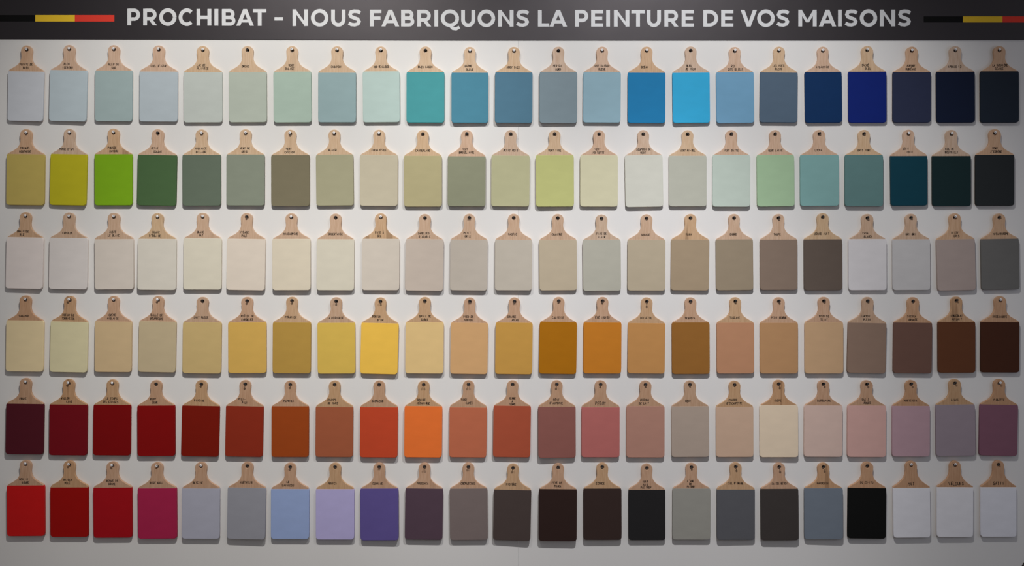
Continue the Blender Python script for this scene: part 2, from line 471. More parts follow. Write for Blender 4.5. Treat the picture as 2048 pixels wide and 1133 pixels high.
# row, column, handle top x, y (photo px), lean, width, height, paint line, lettering, hide in label, wood, colour name,
# paint colour (sRGB), screw reflection tone, screw protrusion (mm), gaps from the wall at the lower corners (mm)
DATA = [
    (0, 0, 53.2, 90.86, -0.0187, 71.29, 151.56, 51.95, 'POINTE DE/BLEU@0', 0, 2, 'very pale grey blue', (210.6, 214.7, 221.7), 'W', 4, (0, 5)),
    (0, 1, 138.43, 89.88, -0.0209, 74.8, 152.93, 50.59, 'BLEU@-4/ICEBERG@-2', 0, 1, 'pale ice blue', (191.4, 205.4, 212.3), 'W', 4, (0, 4)),
    (0, 2, 227.49, 90.27, -0.0033, 74.41, 152.54, 50.78, 'BLEU DU/SUD', 0, 1, 'pale duck-egg blue', (166.3, 185.2, 185.8), 'W', 5, (0, 0)),
    (0, 3, 317.33, 90.86, -0.0046, 76.46, 152.54, 52.15, "CIEL D'AZUR", 0, 1, 'pale sky grey-blue', (186.2, 197.8, 204.6), 'W', 6, (0, 0)),
    (0, 4, 405.39, 91.84, 0.0036, 77.34, 153.32, 52.34, 'LAC DE@-3/PLIVITCE@0', 0, 3, 'pale sage grey', (197.9, 204.8, 198.9), 'W', 3, (0, 0)),
    (0, 5, 494.84, 91.84, 0.0052, 75.49, 152.93, 52.15, 'DROME@-4', 0, 0, 'soft grey-green', (186.1, 195.1, 182.4), 'D', 5, (0, 0)),
    (0, 6, 584.16, 92.23, 0.0062, 75.49, 152.93, 50.98, 'VERT@-2/BALISE@-5', 0, 0, 'light sea green', (175.6, 196.8, 183.0), 'W', 10, (0, 0)),
    (0, 7, 674.12, 92.42, -0.0008, 75.39, 152.54, 52.73, 'CABANON@-2', 1, 0, 'dusty blue-green', (152.3, 177.5, 180.5), 'W', 8, (0, 0)),
    (0, 8, 761.72, 92.81, 0.0075, 73.54, 151.95, 49.8, 'MER-VEILLEUSE@1', 0, 0, 'pale mint', (189.0, 210.4, 204.8), 'W', 7, (0, 0)),
    (0, 9, 851.02, 92.81, -0.0025, 75.59, 152.73, 51.17, 'BLEU LAGON', 0, 0, 'bright lagoon teal', (73.9, 158.1, 163.5), 'D', 4, (0, 0)),
    (0, 10, 939.73, 93.79, -0.0005, 73.34, 152.34, 51.37, 'BARBE@-3/BLEUE@0', 1, 0, 'medium teal blue', (76.5, 138.4, 161.2), 'W', 4, (3, 0)),
    (0, 11, 1028.06, 93.79, -0.0062, 74.9, 152.54, 50.78, 'MOBY DICK@-1', 1, 3, 'slate sea blue', (83.0, 124.7, 147.6), 'W', 4, (3, 1)),
    (0, 12, 1116.82, 93.2, -0.0016, 75.1, 153.32, 50.39, 'MER DU@-2/NORD@0', 0, 4, 'blue-tinged grey', (130.4, 147.6, 156.0), 'D', 4, (2, 0)),
    (0, 13, 1204.47, 93.2, -0.0063, 75, 152.34, 50.39, 'UNE MAISON/BLEUE', 0, 1, 'soft grey blue', (148.8, 181.6, 195.5), 'W', 4, (0, 0)),
    (0, 14, 1293.51, 93.2, -0.003, 75.2, 153.12, 51.95, 'OCÉAN@-4', 0, 5, 'deep ocean blue', (27.4, 126.9, 181.4), 'W', 4, (0, 0)),
    (0, 15, 1381.48, 92.81, 0.0088, 74.51, 153.32, 52.34, 'BLEU@-4/JE VEUX@-1', 0, 4, 'vivid bright cyan blue', (54.1, 175.8, 224.2), 'D', 4, (4, 0)),
    (0, 16, 1469.56, 93.79, 0.009, 75.1, 152.54, 50.59, '^ROI@-3/DES BLEUS@1', 0, 1, 'cornflower blue', (116.7, 165.5, 198.4), 'W', 7, (0, 0)),
    (0, 17, 1558.32, 93.2, -0.0089, 75.1, 151.95, 51.56, 'LES MOTS@-1/BLEUS@-1', 0, 3, 'slate blue-grey', (85.4, 104.8, 124.1), 'W', 5, (0, 0)),
    (0, 18, 1645.84, 93.2, 0.0104, 73.54, 152.34, 50.59, 'ATLANTIDE@-1', 0, 1, 'dark navy', (3.1, 48.1, 94.7), 'W', 4, (0, 0)),
    (0, 19, 1734.66, 91.84, 0.0032, 75.88, 153.71, 51.37, 'SACRÉ@-4/BLEU@1', 0, 3, 'royal cobalt blue', (2.6, 32.5, 116.5), 'W', 4, (0, 0)),
    (0, 20, 1824.03, 93.16, -0.0023, 75.79, 152.08, 50.98, 'AURORE@-2/BORÉALE@-2', 0, 2, 'dark slate navy', (44.4, 51.2, 77.9), 'W', 4, (0, 0)),
    (0, 21, 1911.02, 92.14, 0.0046, 76.47, 153.1, 51.15, 'APOLLO 13@-2', 1, 4, 'midnight navy', (10.1, 24.0, 51.1), 'W', 4, (0, 0)),
    (0, 22, 1999.3, 92.14, 0.0021, 76.89, 153.1, 50.3, 'LA DERNIÈRE@1/SÉANCE@-1', 0, 2, 'near-black blue', (30.6, 40.5, 53.8), 'W', 4, (0, 0)),
    (1, 0, 51.91, 258.27, -0.0126, 75.68, 152.15, 50.39, 'COLONEL@-1/MOUTARDE@-1', 1, 2, 'mustard khaki', (198.6, 178.2, 98.8), 'W', 4, (0, 0)),
    (1, 1, 138.85, 257.88, -0.0203, 73.24, 152.93, 50.78, "POMME D'API@-4", 0, 4, 'acid yellow-green', (193.4, 184.9, 36.4), 'W', 4, (0, 4)),
    (1, 2, 226.67, 257.3, 0.0004, 75.39, 153.52, 51.37, 'POUSSE@-2/BAMBOU@1', 0, 5, 'bright leaf green', (128.8, 177.1, 25.9), 'W', 4, (0, 0)),
    (1, 3, 315.51, 258.47, -0.0177, 77.93, 153.12, 51.76, 'PETIT@-5/SOLDAT@1', 0, 1, 'forest green', (75.2, 104.8, 66.1), 'D', 5, (0, 0)),
    (1, 4, 402.86, 258.86, 0.003, 76.56, 153.12, 51.37, 'AMBIANCE@-1/BILLARD@-1', 0, 0, 'grey billiard green', (102.0, 115.1, 99.3), 'W', 4, (0, 0)),
    (1, 5, 490.97, 258.47, -0.0012, 76.17, 153.12, 50.78, 'VERT DE@-1/GRIS@-2', 0, 0, 'medium sage', (137.9, 145.3, 129.5), 'W', 4, (0, 1)),
    (1, 6, 580.54, 259.45, 0.0018, 76.76, 153.12, 50.98, 'VERT@-3/CASCADE@-1', 1, 0, 'olive brown', (126.2, 119.0, 95.7), 'W', 10, (0, 0)),
    (1, 7, 668.5, 259.25, 0.0102, 74.71, 152.34, 50.2, 'GLAISE@-3', 0, 0, 'light khaki grey-green', (170.3, 166.8, 137.3), 'W', 7, (0, 0)),
    (1, 8, 758.15, 259.45, -0.0051, 75.39, 152.73, 51.17, 'EUCALYPTUS@0', 0, 0, 'warm beige', (201.7, 193.0, 169.2), 'W', 8, (0, 0)),
    (1, 9, 845.68, 260.23, 0.0009, 75.49, 153.32, 51.37, 'CAMOUFLAGE@0', 0, 3, 'soft khaki', (184.8, 175.6, 134.8), 'D', 5, (0, 0)),
    (1, 10, 933.74, 260.23, -0.0046, 75.49, 152.93, 52.54, 'VERT@-3/BROCÉLIANDE@0', 0, 1, 'grey sage green', (145.6, 147.9, 123.9), 'D', 10, (0, 0)),
    (1, 11, 1021.56, 260.23, -0.0075, 76.27, 152.93, 50.98, 'PETIT POIS', 0, 4, 'pale pea green', (188.0, 186.1, 148.7), 'D', 6, (0, 0)),
    (1, 12, 1109.23, 260.23, 0.0045, 75.88, 153.32, 50.59, 'VERT TIGE@0', 1, 0, 'bright lime green', (193.1, 195.5, 128.9), 'D', 7, (2, 0)),
    (1, 13, 1198.19, 260.23, -0.0016, 75.1, 153.32, 50.59, 'VERT@-3/NOISETTE@-1', 0, 1, 'pale cream green', (213.2, 209.0, 176.9), 'D', 3, (0, 0)),
    (1, 14, 1286.46, 260.23, 0.0166, 75.39, 153.91, 50.39, 'SOUPÇON DE@0/VERT@-1', 0, 4, 'faintly green off-white', (212.3, 212.5, 200.9), 'D', 3, (0, 0)),
    (1, 15, 1375.27, 260.42, 0.0018, 75.2, 152.73, 51.17, 'VERT MI-SEL@0', 1, 0, 'light grey-green', (188.1, 189.1, 175.4), 'D', 6, (0, 0)),
    (1, 16, 1462.85, 260.23, -0.0024, 75.2, 153.52, 49.61, 'VERT DATTE@0', 1, 1, 'very pale mint grey', (194.3, 207.8, 196.8), 'D', 8, (1, 1)),
    (1, 17, 1550.43, 260.23, 0.0098, 74.51, 152.93, 49.8, 'VERT LAINE@0', 0, 1, 'soft spring green', (167.4, 197.3, 160.2), 'D', 7, (0, 0)),
    (1, 18, 1638.78, 259.84, 0.0037, 77.05, 152.34, 50.2, 'LYCRA@-2', 1, 1, 'dusty turquoise', (132.3, 175.9, 173.6), 'D', 8, (0, 0)),
    (1, 19, 1728.37, 259.84, -0.0038, 76.17, 153.12, 50, 'GRIS TURC@0', 0, 3, 'deep grey-green teal', (98.4, 134.0, 133.1), 'D', 7, (2, 2)),
    (1, 20, 1817.25, 259.45, 0.0056, 73.54, 152.15, 52.73, 'COIN@-6/COIN@2', 0, 1, 'petrol blue', (5.7, 62.0, 77.5), 'W', 5, (4, 0)),
    (1, 21, 1903.08, 259.84, 0.0029, 76.95, 152.73, 52.34, 'CUL DE@-4/BOUTEILLE@0', 0, 4, 'bottle green black', (18.1, 42.8, 45.1), 'W', 5, (0, 0)),
    (1, 22, 1990.18, 258.27, -0.0013, 77.25, 153.32, 51.76, "VERT@0/J'ESPÈRE@2", 0, 2, 'green-black', (39.9, 44.0, 46.1), 'W', 4, (0, 0)),
    (2, 0, 50.89, 424.52, -0.0207, 73.54, 153.32, 50.2, 'GRAIN DE@-4/RIZ@-6', 0, 2, 'pale mauve white', (237.9, 227.7, 222.9), 'W', 3, (0, 2)),
    (2, 1, 137.91, 425.3, -0.0144, 76.27, 153.52, 50.78, 'CUMULUS@-2', 0, 1, 'pale cloud grey', (227.1, 220.7, 216.8), 'W', 4, (0, 0)),
    (2, 2, 227.36, 425.88, 0.0055, 77.54, 153.32, 52.54, 'JUSTE@-2/LE BLANC@0', 0, 1, 'pinkish off-white', (221.3, 211.7, 200.8), 'W', 4, (0, 0)),
    (2, 3, 314.88, 426.47, -0.0088, 76.66, 153.71, 51.37, "BLANC@-2/D'ÉGLISE@-4", 0, 3, 'chalky off-white', (221.3, 215.9, 203.5), 'W', 4, (4, 1)),
    (2, 4, 405.12, 425.88, -0.0036, 76.17, 153.71, 50.98, 'BLANC@-4/MAT@-3', 0, 1, 'creamy white', (225.8, 219.5, 200.5), 'W', 4, (0, 0)),
    (2, 5, 493.58, 426.27, -0.0163, 76.86, 154.49, 51.56, 'VISAGE@-4/PALE@-4', 0, 1, 'pale flesh pink', (228.4, 216.7, 201.6), 'D', 9, (3, 2)),
    (2, 6, 582.59, 426.86, 0.0029, 76.27, 153.91, 50.98, 'MASCARPONE@-1', 1, 1, 'rich cream', (224.0, 213.5, 191.9), 'W', 5, (3, 3)),
    (2, 7, 671.28, 427.45, -0.0047, 74.8, 153.52, 51.17, 'GOBERTANGE@0', 0, 1, 'pale stone cream', (217.9, 211.8, 193.6), 'D', 4, (3, 1)),
    (2, 8, 761.56, 426.86, -0.0034, 74.8, 153.91, 50.78, 'PATE À@-2/SEL@-3', 0, 5, 'light dough beige', (214.2, 204.6, 191.5), 'W', 5, (0, 0)),
    (2, 9, 850.01, 428.23, -0.0133, 75.88, 153.71, 50.2, "LAMELLES@-2/D'AGARIC@0", 0, 1, 'mushroom pink-grey', (202.7, 189.1, 176.3), 'D', 4, (1, 1)),
    (2, 10, 938.71, 427.84, -0.0112, 74.22, 153.52, 51.76, 'PETIT@-4/GRIS@-3', 0, 1, 'warm light grey', (194.7, 185.2, 172.8), 'D', 9, (1.5, 1.5)),
    (2, 11, 1027.42, 427.84, -0.0041, 73.83, 153.32, 51.95, 'MASTIC@-2', 0, 1, 'putty grey', (195.5, 187.1, 173.2), 'D', 4, (1, 2)),
    (2, 12, 1115.45, 428.23, 0.008, 74.9, 152.93, 51.56, 'CHANVRE@-2', 0, 1, 'hemp beige', (193.1, 179.0, 154.6), 'D', 3, (0, 0)),
    (2, 13, 1203, 429.2, 0.0072, 75.68, 152.93, 50.39, 'FINE DE@0/CLAIR@0', 0, 4, 'pale oyster grey-green', (184.7, 182.6, 168.7), 'D', 3, (0, 0)),
    (2, 14, 1293.28, 428.81, -0.0037, 75.59, 152.93, 50.78, 'ARGILE@-2', 1, 1, 'clay beige', (188.4, 174.9, 150.6), 'D', 2, (0, 0)),
    (2, 15, 1381.14, 428.23, -0.011, 76.17, 152.93, 50.98, 'MOKA@-3', 0, 5, 'mocha brown-beige', (170.0, 150.7, 125.0), 'D', 2, (0, 0)),
    (2, 16, 1468.28, 428.23, 0.009, 74.22, 152.54, 50.59, 'OMBRE@-2', 0, 1, 'olive taupe', (156.5, 141.4, 119.7), 'D', 6, (0, 0)),
    (2, 17, 1557.3, 428.23, 0.0018, 74.8, 151.95, 50.98, 'TAUPE@-3', 0, 1, 'taupe brown', (139.2, 120.8, 106.5), 'D', 9, (0, 0)),
    (2, 18, 1645.74, 426.47, 0.0052, 76.17, 154.3, 52.34, 'DOUCE NUIT@-2', 0, 3, 'dark chocolate grey', (102.0, 89.5, 80.5), 'D', 5, (0, 0)),
    (2, 19, 1734.98, 428.23, 0.0026, 75.98, 152.54, 50, 'CASA@-4/BLANCA@1', 0, 1, 'cool pale white', (226.2, 223.0, 224.0), 'D', 9, (0, 0)),
    (2, 20, 1822.31, 427.84, 0.005, 74.9, 152.73, 50.98, 'GRI GRI@-1', 0, 1, 'light silver grey', (203.8, 201.7, 201.1), 'D', 7, (0, 0)),
    (2, 21, 1909.93, 426.86, 0.0225, 76.66, 154.3, 51.95, 'MISTY@-1/GRIS@2', 0, 2, 'grey mauve', (176.0, 159.9, 153.1), 'W', 6, (3, 1)),
    (2, 22, 1998.8, 427.25, 0.0183, 75.98, 152.34, 50.59, 'MISANTHROPE@2', 1, 2, 'charcoal grey', (112.4, 111.2, 108.7), 'D', 5, (0, 0)),
    (3, 0, 50.6, 591.3, -0.013, 74.61, 152.54, 50, 'SABAYON@-2', 0, 2, 'custard cream', (240.1, 219.5, 175.0), 'W', 4, (0, 0)),
    (3, 1, 139.52, 592.27, -0.019, 74.32, 152.93, 51.37, 'COEUR DE@-2/TOURNESOL@-2', 1, 5, 'pale greenish cream', (228.2, 219.0, 178.4), 'W', 9, (0, 1.5)),
    (3, 2, 227, 592.27, -0.0091, 73.34, 152.54, 51.17, 'CRÈME@-2/ANGLAISE@-1', 0, 1, 'warm sand beige', (215.9, 189.0, 146.6), 'W', 4, (0, 0)),
    (3, 3, 316.27, 592.47, -0.0185, 74.41, 152.73, 50.78, 'DALLE DE@-2/BOURGOGNE@-2', 1, 1, 'stone beige', (201.9, 184.6, 150.1), 'W', 8, (0, 0)),
    (3, 4, 405.02, 594.23, -0.0123, 77.05, 153.32, 50.59, 'LAIT RUSSE@-2', 0, 4, 'golden khaki beige', (210.1, 183.3, 125.5), 'D', 2, (0, 0)),
    (3, 5, 494.08, 594.23, 0.0029, 76.17, 152.73, 50.78, 'POÊLÉE DE@1/GIROLLES@0', 0, 1, 'golden mustard yellow', (221.9, 180.0, 93.4), 'D', 10, (0, 0)),
    (3, 6, 583.95, 593.84, -0.0058, 76.07, 153.52, 51.37, 'PYRAMIDE@-2', 0, 0, 'dark antique gold', (189.2, 151.3, 72.9), 'D', 10, (0, 0)),
    (3, 7, 672.1, 594.81, 0.0055, 75.2, 153.12, 51.17, 'LA DIJONNAISE@-1', 0, 4, 'dijon mustard yellow', (222.3, 187.7, 88.2), 'D', 12, (0, 0)),
    (3, 8, 761.13, 595.2, -0.0233, 74.61, 153.52, 51.37, "BOUTON@-7/D'OR@1", 0, 3, 'bright buttercup yellow', (247.0, 199.4, 83.8), 'D', 12, (0, 2)),
    (3, 9, 849.75, 594.23, -0.0079, 76.17, 153.52, 50.78, 'GRAIN DE@1/SABLE@0', 0, 3, 'pale sandy yellow', (231.4, 199.2, 139.2), 'D', 6, (0, 0)),
    (3, 10, 939.7, 595.2, -0.0149, 74.32, 153.52, 50.78, 'PIED DE@-2/MOUTON@-2', 0, 1, 'peachy tan', (217.2, 171.8, 120.1), 'D', 8, (0, 0)),
    (3, 11, 1029.14, 595.2, -0.0132, 74.02, 153.91, 50.39, 'ORANGE@-5/AMÈRE@2', 1, 1, 'ochre gold', (205.8, 157.1, 76.4), 'D', 9, (0, 0)),
    (3, 12, 1117.72, 594.23, -0.0163, 74.51, 154.3, 49.8, 'CALIENTE@-1', 0, 1, 'dark amber brown', (177.6, 112.9, 8.1), 'D', 8, (0, 0)),
    (3, 13, 1205.31, 594.23, -0.0055, 75.78, 153.52, 50.98, 'ÉTÉ INDIEN@0', 0, 1, 'burnt orange', (206.1, 129.7, 39.0), 'D', 9, (0, 0)),
    (3, 14, 1293.83, 595.2, -0.011, 74.41, 152.54, 51.37, 'NOISETTE@-1', 0, 3, 'caramel brown', (201.4, 147.0, 87.3), 'D', 17, (0, 0)),
    (3, 15, 1381.12, 595.2, 0.005, 75.39, 153.52, 49.8, 'SEQUOIA@-1', 1, 1, 'dark golden brown', (155.7, 105.7, 47.0), 'D', 7, (0, 0)),
    (3, 16, 1470.72, 594.81, 0.0026, 74.41, 152.93, 50.78, 'TOSCANE@-1', 0, 3, 'terracotta pink', (194.0, 142.6, 108.4), 'D', 8, (0, 0)),
    (3, 17, 1557.93, 594.81, 0.0007, 75.88, 152.93, 51.17, 'PETIT BEURRE@0', 0, 1, 'biscuit brown', (189.6, 145.5, 102.7), 'D', 9, (0, 0)),
    (3, 18, 1648.02, 594.23, 0.0014, 76.76, 153.52, 50.78, 'FOND DE@0/TEINT@0', 0, 1, 'light tan', (204.7, 168.9, 130.6), 'D', 7, (0, 0)),
    (3, 19, 1735.85, 594.42, -0.022, 76.56, 152.73, 51.76, 'CARTON@-4/PLEIN@-1', 0, 4, 'grey-brown taupe', (147.6, 122.8, 106.9), 'D', 6, (0, 0)),
    (3, 20, 1826.72, 594.81, -0.0129, 76.95, 152.34, 50.78, 'SIENNA@-3/BRULÉE@0', 1, 2, 'dark mauve brown', (115.7, 84.9, 73.7), 'D', 2, (0, 0)),
    (3, 21, 1913.26, 593.45, 0.0001, 74.71, 152.54, 50.78, 'CHOCOLAT@0/AU LAIT@0', 0, 5, 'dark red chocolate', (101.0, 59.4, 35.3), 'D', 7, (3, 1)),
    (3, 22, 2000.83, 592.86, -0.0053, 76.95, 152.73, 51.56, 'MISSANARTE@-1', 1, 2, 'very dark brown', (72.0, 37.7, 21.1), 'W', 5, (0, 0)),
    (4, 0, 50.74, 756.91, -0.0131, 75.2, 152.34, 51.17, 'PRUNE@-4', 0, 1, 'dark plum', (85.2, 22.1, 35.0), 'W', 4, (2, 1)),
    (4, 1, 137.2, 758.86, -0.0097, 75.68, 152.54, 50.78, 'WALLON@-6/KING@2', 1, 5, 'deep burgundy', (122.1, 9.0, 23.6), 'W', 8, (0, 0)),
    (4, 2, 224.65, 759.45, -0.0089, 74.51, 152.15, 50.59, 'LE TEMPS@-1/DES CERISES@-3', 0, 3, 'deep cherry red', (132.1, 2.6, 4.9), 'W', 4, (0, 0)),
    (4, 3, 311.86, 760.81, 0.0042, 75.29, 151.95, 50.78, 'RUBY@-6/CUBE@-2', 0, 1, 'dark ruby red', (140.6, 5.0, 5.5), 'D', 4, (0, 0)),
    (4, 4, 402.8, 760.81, -0.0224, 75, 152.73, 51.37, 'PIVOINE@-3', 0, 3, 'dark brick red', (131.1, 21.3, 2.6), 'D', 8, (0, 0)),
    (4, 5, 490.48, 760.81, -0.0201, 75, 153.32, 52.15, 'PILI-@-6/PILI@0', 0, 1, 'brownish red', (149.8, 47.7, 25.9), 'D', 13, (0, 0)),
    (4, 6, 580.45, 761.79, -0.0026, 74.41, 152.93, 51.37, 'PAPRIKA@-3', 0, 1, 'paprika brown', (163.7, 72.4, 22.6), 'D', 10, (0, 0)),
    (4, 7, 669.24, 761.79, -0.0078, 74.71, 152.93, 52.54, 'CHAMPS@-5/DE MARS@-3', 0, 3, 'dusty terracotta brown', (169.6, 94.4, 63.4), 'D', 3, (0, 0)),
    (4, 8, 758.33, 761.79, -0.0077, 75.2, 153.71, 52.93, 'GASPACHO@-3', 0, 1, 'bright tomato red', (201.6, 74.6, 42.5), 'D', 5, (1, 2)),
    (4, 9, 847.36, 761.79, -0.0102, 75.2, 153.71, 51.17, 'ORANGE@-4/MÉCANIQUE@0', 0, 3, 'vivid orange', (242.0, 120.9, 52.3), 'D', 13, (2, 1)),
    (4, 10, 937.12, 761.4, -0.0112, 74.32, 154.1, 53.91, 'ROSE@-8/CAMÉE@2', 0, 1, 'dusty coral', (197.2, 111.7, 80.2), 'D', 13, (0, 0)),
    (4, 11, 1025.44, 761.4, -0.0154, 74.61, 153.71, 50.78, 'TERRE/À/TERRE', 0, 1, 'rust red', (179.3, 85.9, 59.3), 'D', 4, (0, 0)),
    (4, 12, 1113.6, 761.2, 0.003, 74.8, 154.88, 52.93, "RÊVE@-1/D'AUTOMNE@-1", 0, 1, 'brown mauve', (149.1, 95.1, 86.9), 'D', 13, (4, 1)),
    (4, 13, 1201.34, 761.4, -0.0019, 76.07, 153.91, 53.52, '*PEGGY@0', 1, 1, 'raspberry pink', (191.4, 112.3, 107.6), 'D', 9, (0, 0)),
    (4, 14, 1291.07, 761.79, -0.0014, 76.27, 153.91, 51.17, 'COCHON@-2/DE LAIT@-3', 0, 1, 'dusty rose brown', (187.0, 139.9, 123.2), 'D', 8, (0, 0)),
    (4, 15, 1380, 761.79, 0.0056, 74.9, 152.93, 51.37, 'ROSY@-4', 1, 4, 'grey taupe', (183.4, 166.3, 152.2), 'D', 7, (0, 0)),
    (4, 16, 1469.35, 762.18, 0.0027, 74.41, 152.54, 51.95, "POUDRE@-3/D'ESCAMPETTE@-1", 0, 3, 'powdery peach beige', (210.7, 179.2, 154.3), 'D', 5, (0, 0)),
    (4, 17, 1557.64, 760.42, 0.0026, 76.37, 154.69, 50.39, 'CRÊPE@-2', 0, 5, 'creamy beige', (236.6, 216.8, 189.8), 'D', 12, (0, 2)),
    (4, 18, 1647.27, 760.81, -0.0059, 76.56, 153.52, 50.59, 'BARBAPAPA@1', 1, 1, 'pale dusty pink', (220.4, 192.7, 179.9), 'D', 9, (0, 0)),
    (4, 19, 1734.01, 761.2, -0.0048, 77.05, 153.52, 50.39, 'SAC À@-3/ROSES@1', 1, 1, 'old rose pink', (218.5, 175.5, 166.3), 'D', 9, (0, 0)),
    (4, 20, 1822.47, 760.81, -0.0029, 75, 152.93, 51.56, 'HORTENSIA@-1', 0, 2, 'dusty mauve', (192.6, 158.6, 167.5), 'D', 9, (0, 0)),
    (4, 21, 1909.9, 758.86, 0.0129, 78.32, 153.91, 50.78, 'LILAS@-1', 0, 3, 'grey lilac', (159.9, 145.7, 154.7), 'D', 8, (0, 0)),
    (4, 22, 1999.26, 758.86, -0.0189, 75.98, 153.32, 50.98, 'VIOLETTE@-1', 0, 2, 'deep violet plum', (134.8, 91.2, 108.2), 'W', 8, (0, 0)),
    (5, 0, 50.75, 920.93, 0.0069, 75.1, 151.95, 50.59, 'MOULIN@-4/ROUGE@0', 0, 1, 'bright red', (208.1, 23.8, 24.4), 'W', 3, (1, 1)),
    (5, 1, 138.37, 921.91, 0.0025, 75.78, 152.73, 53.52, 'BAISER@-3/VOLÉ@-4', 0, 5, 'dark red', (164.3, 8.8, 4.3), 'W', 7, (0, 0)),
    (5, 2, 224.64, 923.86, 0.0074, 77.15, 152.34, 51.95, 'BOULE DE@0/GOMME@-1', 0, 1, 'deep crimson', (172.6, 12.5, 24.6), 'W', 7, (0, 0)),
    (5, 3, 313.74, 925.42, 0.0077, 77.73, 152.73, 51.56, 'ROSE WALL@-1', 0, 1, 'magenta raspberry', (177.4, 37.9, 80.8), 'W', 5, (0, 0)),
    (5, 4, 401.88, 924.84, -0.0042, 75.49, 153.71, 52.54, 'GLYCINE@-6', 0, 1, 'pale blue-grey lilac', (184.1, 185.5, 200.9), 'W', 3, (0, 0)),
    (5, 5, 494.71, 924.45, -0.0171, 76.56, 154.49, 51.56, 'AMÉTHYSTE@-1', 0, 1, 'medium cool grey', (159.3, 160.2, 169.4), 'D', 2, (2, 4)),
    (5, 6, 580.23, 926.4, -0.0028, 76.07, 152.54, 52.34, 'LE@-4/LAVANDOU@-4', 0, 1, 'periwinkle blue', (159.9, 180.3, 224.7), 'D', 8, (0, 0)),
    (5, 7, 670.07, 926.4, -0.0007, 76.66, 153.52, 52.54, 'MONICA@-5', 1, 3, 'pale lavender', (190.0, 183.0, 229.3), 'D', 3, (0, 0)),
    (5, 8, 758.31, 926.4, 0.0057, 76.27, 154.88, 51.17, 'DOMAINE@-3', 1, 1, 'deep purple', (99.6, 87.4, 152.7), 'D', 7, (1, 3)),
    (5, 9, 849.15, 926.4, -0.0136, 75.2, 153.91, 51.17, 'MOUSSAKA@-3', 0, 1, 'dark aubergine', (88.8, 69.4, 82.3), 'D', 12, (0, 0)),
    (5, 10, 936.6, 926.4, 0.009, 75.49, 154.49, 51.17, 'CRÉPUSCULE@-1', 0, 1, 'brownish grey', (128.1, 114.9, 112.3), 'D', 9, (0, 0)),
    (5, 11, 1026.41, 928.35, -0.0201, 74.61, 153.12, 51.76, 'MYSTÈRE@-3', 0, 3, 'dark brown-grey', (78.6, 66.9, 63.7), 'D', 11, (0, 4)),
    (5, 12, 1116.43, 927.38, -0.0071, 75.78, 155.08, 51.37, 'FÈVE DE@-2/TONKA@-1', 0, 1, 'blackish brown', (50.7, 33.9, 30.2), 'D', 3, (4, 5)),
    (5, 13, 1204.71, 926.4, 0.0026, 75.98, 154.1, 51.17, 'ÉCORCE@-4', 0, 3, 'dark espresso', (59.5, 44.8, 41.2), 'D', 3, (2, 2)),
    (5, 14, 1293.72, 928.35, 0.0024, 73.63, 152.73, 51.76, 'NOIR@-3/MAIS@-3/PAS TROP@-2', 0, 1, 'soft black', (38.2, 37.1, 38.4), 'D', 3, (0, 0)),
    (5, 15, 1383.09, 926.79, -0.0022, 75.98, 153.32, 50.78, "L'AGE@-2/DE@-2/PIERRE@-1", 0, 1, 'stone grey', (160.7, 159.1, 151.1), 'D', 7, (0, 0)),
    (5, 16, 1471.7, 925.81, 0.0006, 75.98, 154.69, 53.71, "CIEL D'ORAGE@-1", 0, 3, 'storm grey', (95.9, 96.9, 101.7), 'D', 11, (2, 0)),
    (5, 17, 1558.51, 926.4, 0.0055, 75.49, 154.69, 51.76, 'LAISSE BÉTON@0', 0, 1, 'dark concrete grey-brown', (66.3, 60.8, 58.5), 'D', 13, (3, 4)),
    (5, 18, 1647.03, 926.2, 0.0021, 76.86, 153.12, 50.59, 'HARDOUIN@-2', 1, 5, 'steel blue-grey', (120.7, 130.7, 142.5), 'D', 12, (0, 3)),
    (5, 19, 1734.95, 924.45, -0.01, 76.27, 153.52, 51.95, 'DU ES-ITU@-1', 1, 2, 'jet black', (14.9, 15.4, 14.2), 'D', 2, (0, 0)),
    (5, 20, 1822.56, 922.49, 0.0084, 73.63, 153.32, 53.91, '*MAT@-1', 0, 2, 'cool matt white', (238.4, 238.1, 243.0), 'W', 4, (2, 1.5)),
    (5, 21, 1910.55, 922.3, -0.0047, 72.27, 152.54, 52.73, '*VELOURS@2', 0, 2, 'cool satiny white', (241.7, 241.1, 245.6), 'W', 4, (2, 1)),
    (5, 22, 1997.24, 921.52, 0.0002, 71.19, 153.12, 53.52, '*SATIN@0', 0, 2, 'cool dim white', (237.3, 238.2, 245.8), 'D', 6, (0, 0)),
]
ORD = ['leftmost', 'second from left', 'third from left', 'fourth from left', 'fifth from left', 'sixth from left', 'seventh from left', 'eighth from left', 'ninth from left', 'tenth from left',
       'eleventh from left', 'middle one', 'eleventh from right', 'tenth from right', 'ninth from right', 'eighth from right', 'seventh from right', 'sixth from right', 'fifth from right', 'fourth from right',
       'third from right', 'second from right', 'rightmost']
ROWN = ['top row', 'second row', 'third row', 'fourth row', 'fifth row', 'bottom row']
PX = S * (DIST - TH) / DIST     # metres per photo pixel on the boards' front plane
HOLE = 9.0                      # hole centre below the handle's top

boards = []
for r, c, x, y, k, W, H, yt, tx, hide, wd, cn, rgb, sk, sp, gap in DATA:
    d = dict(r=r, c=c, x=x, y=y, k=k, sx=W / 75.5, sy=H / 153.3, yt=yt, text=tx, hide=hide, wood=wd, cn=cn,
             alb=tuple(lin(v) for v in rgb), sk=sk, sp=sp if sp < 5 else sp * 1.25, gap=gap)
    boards.append(d)

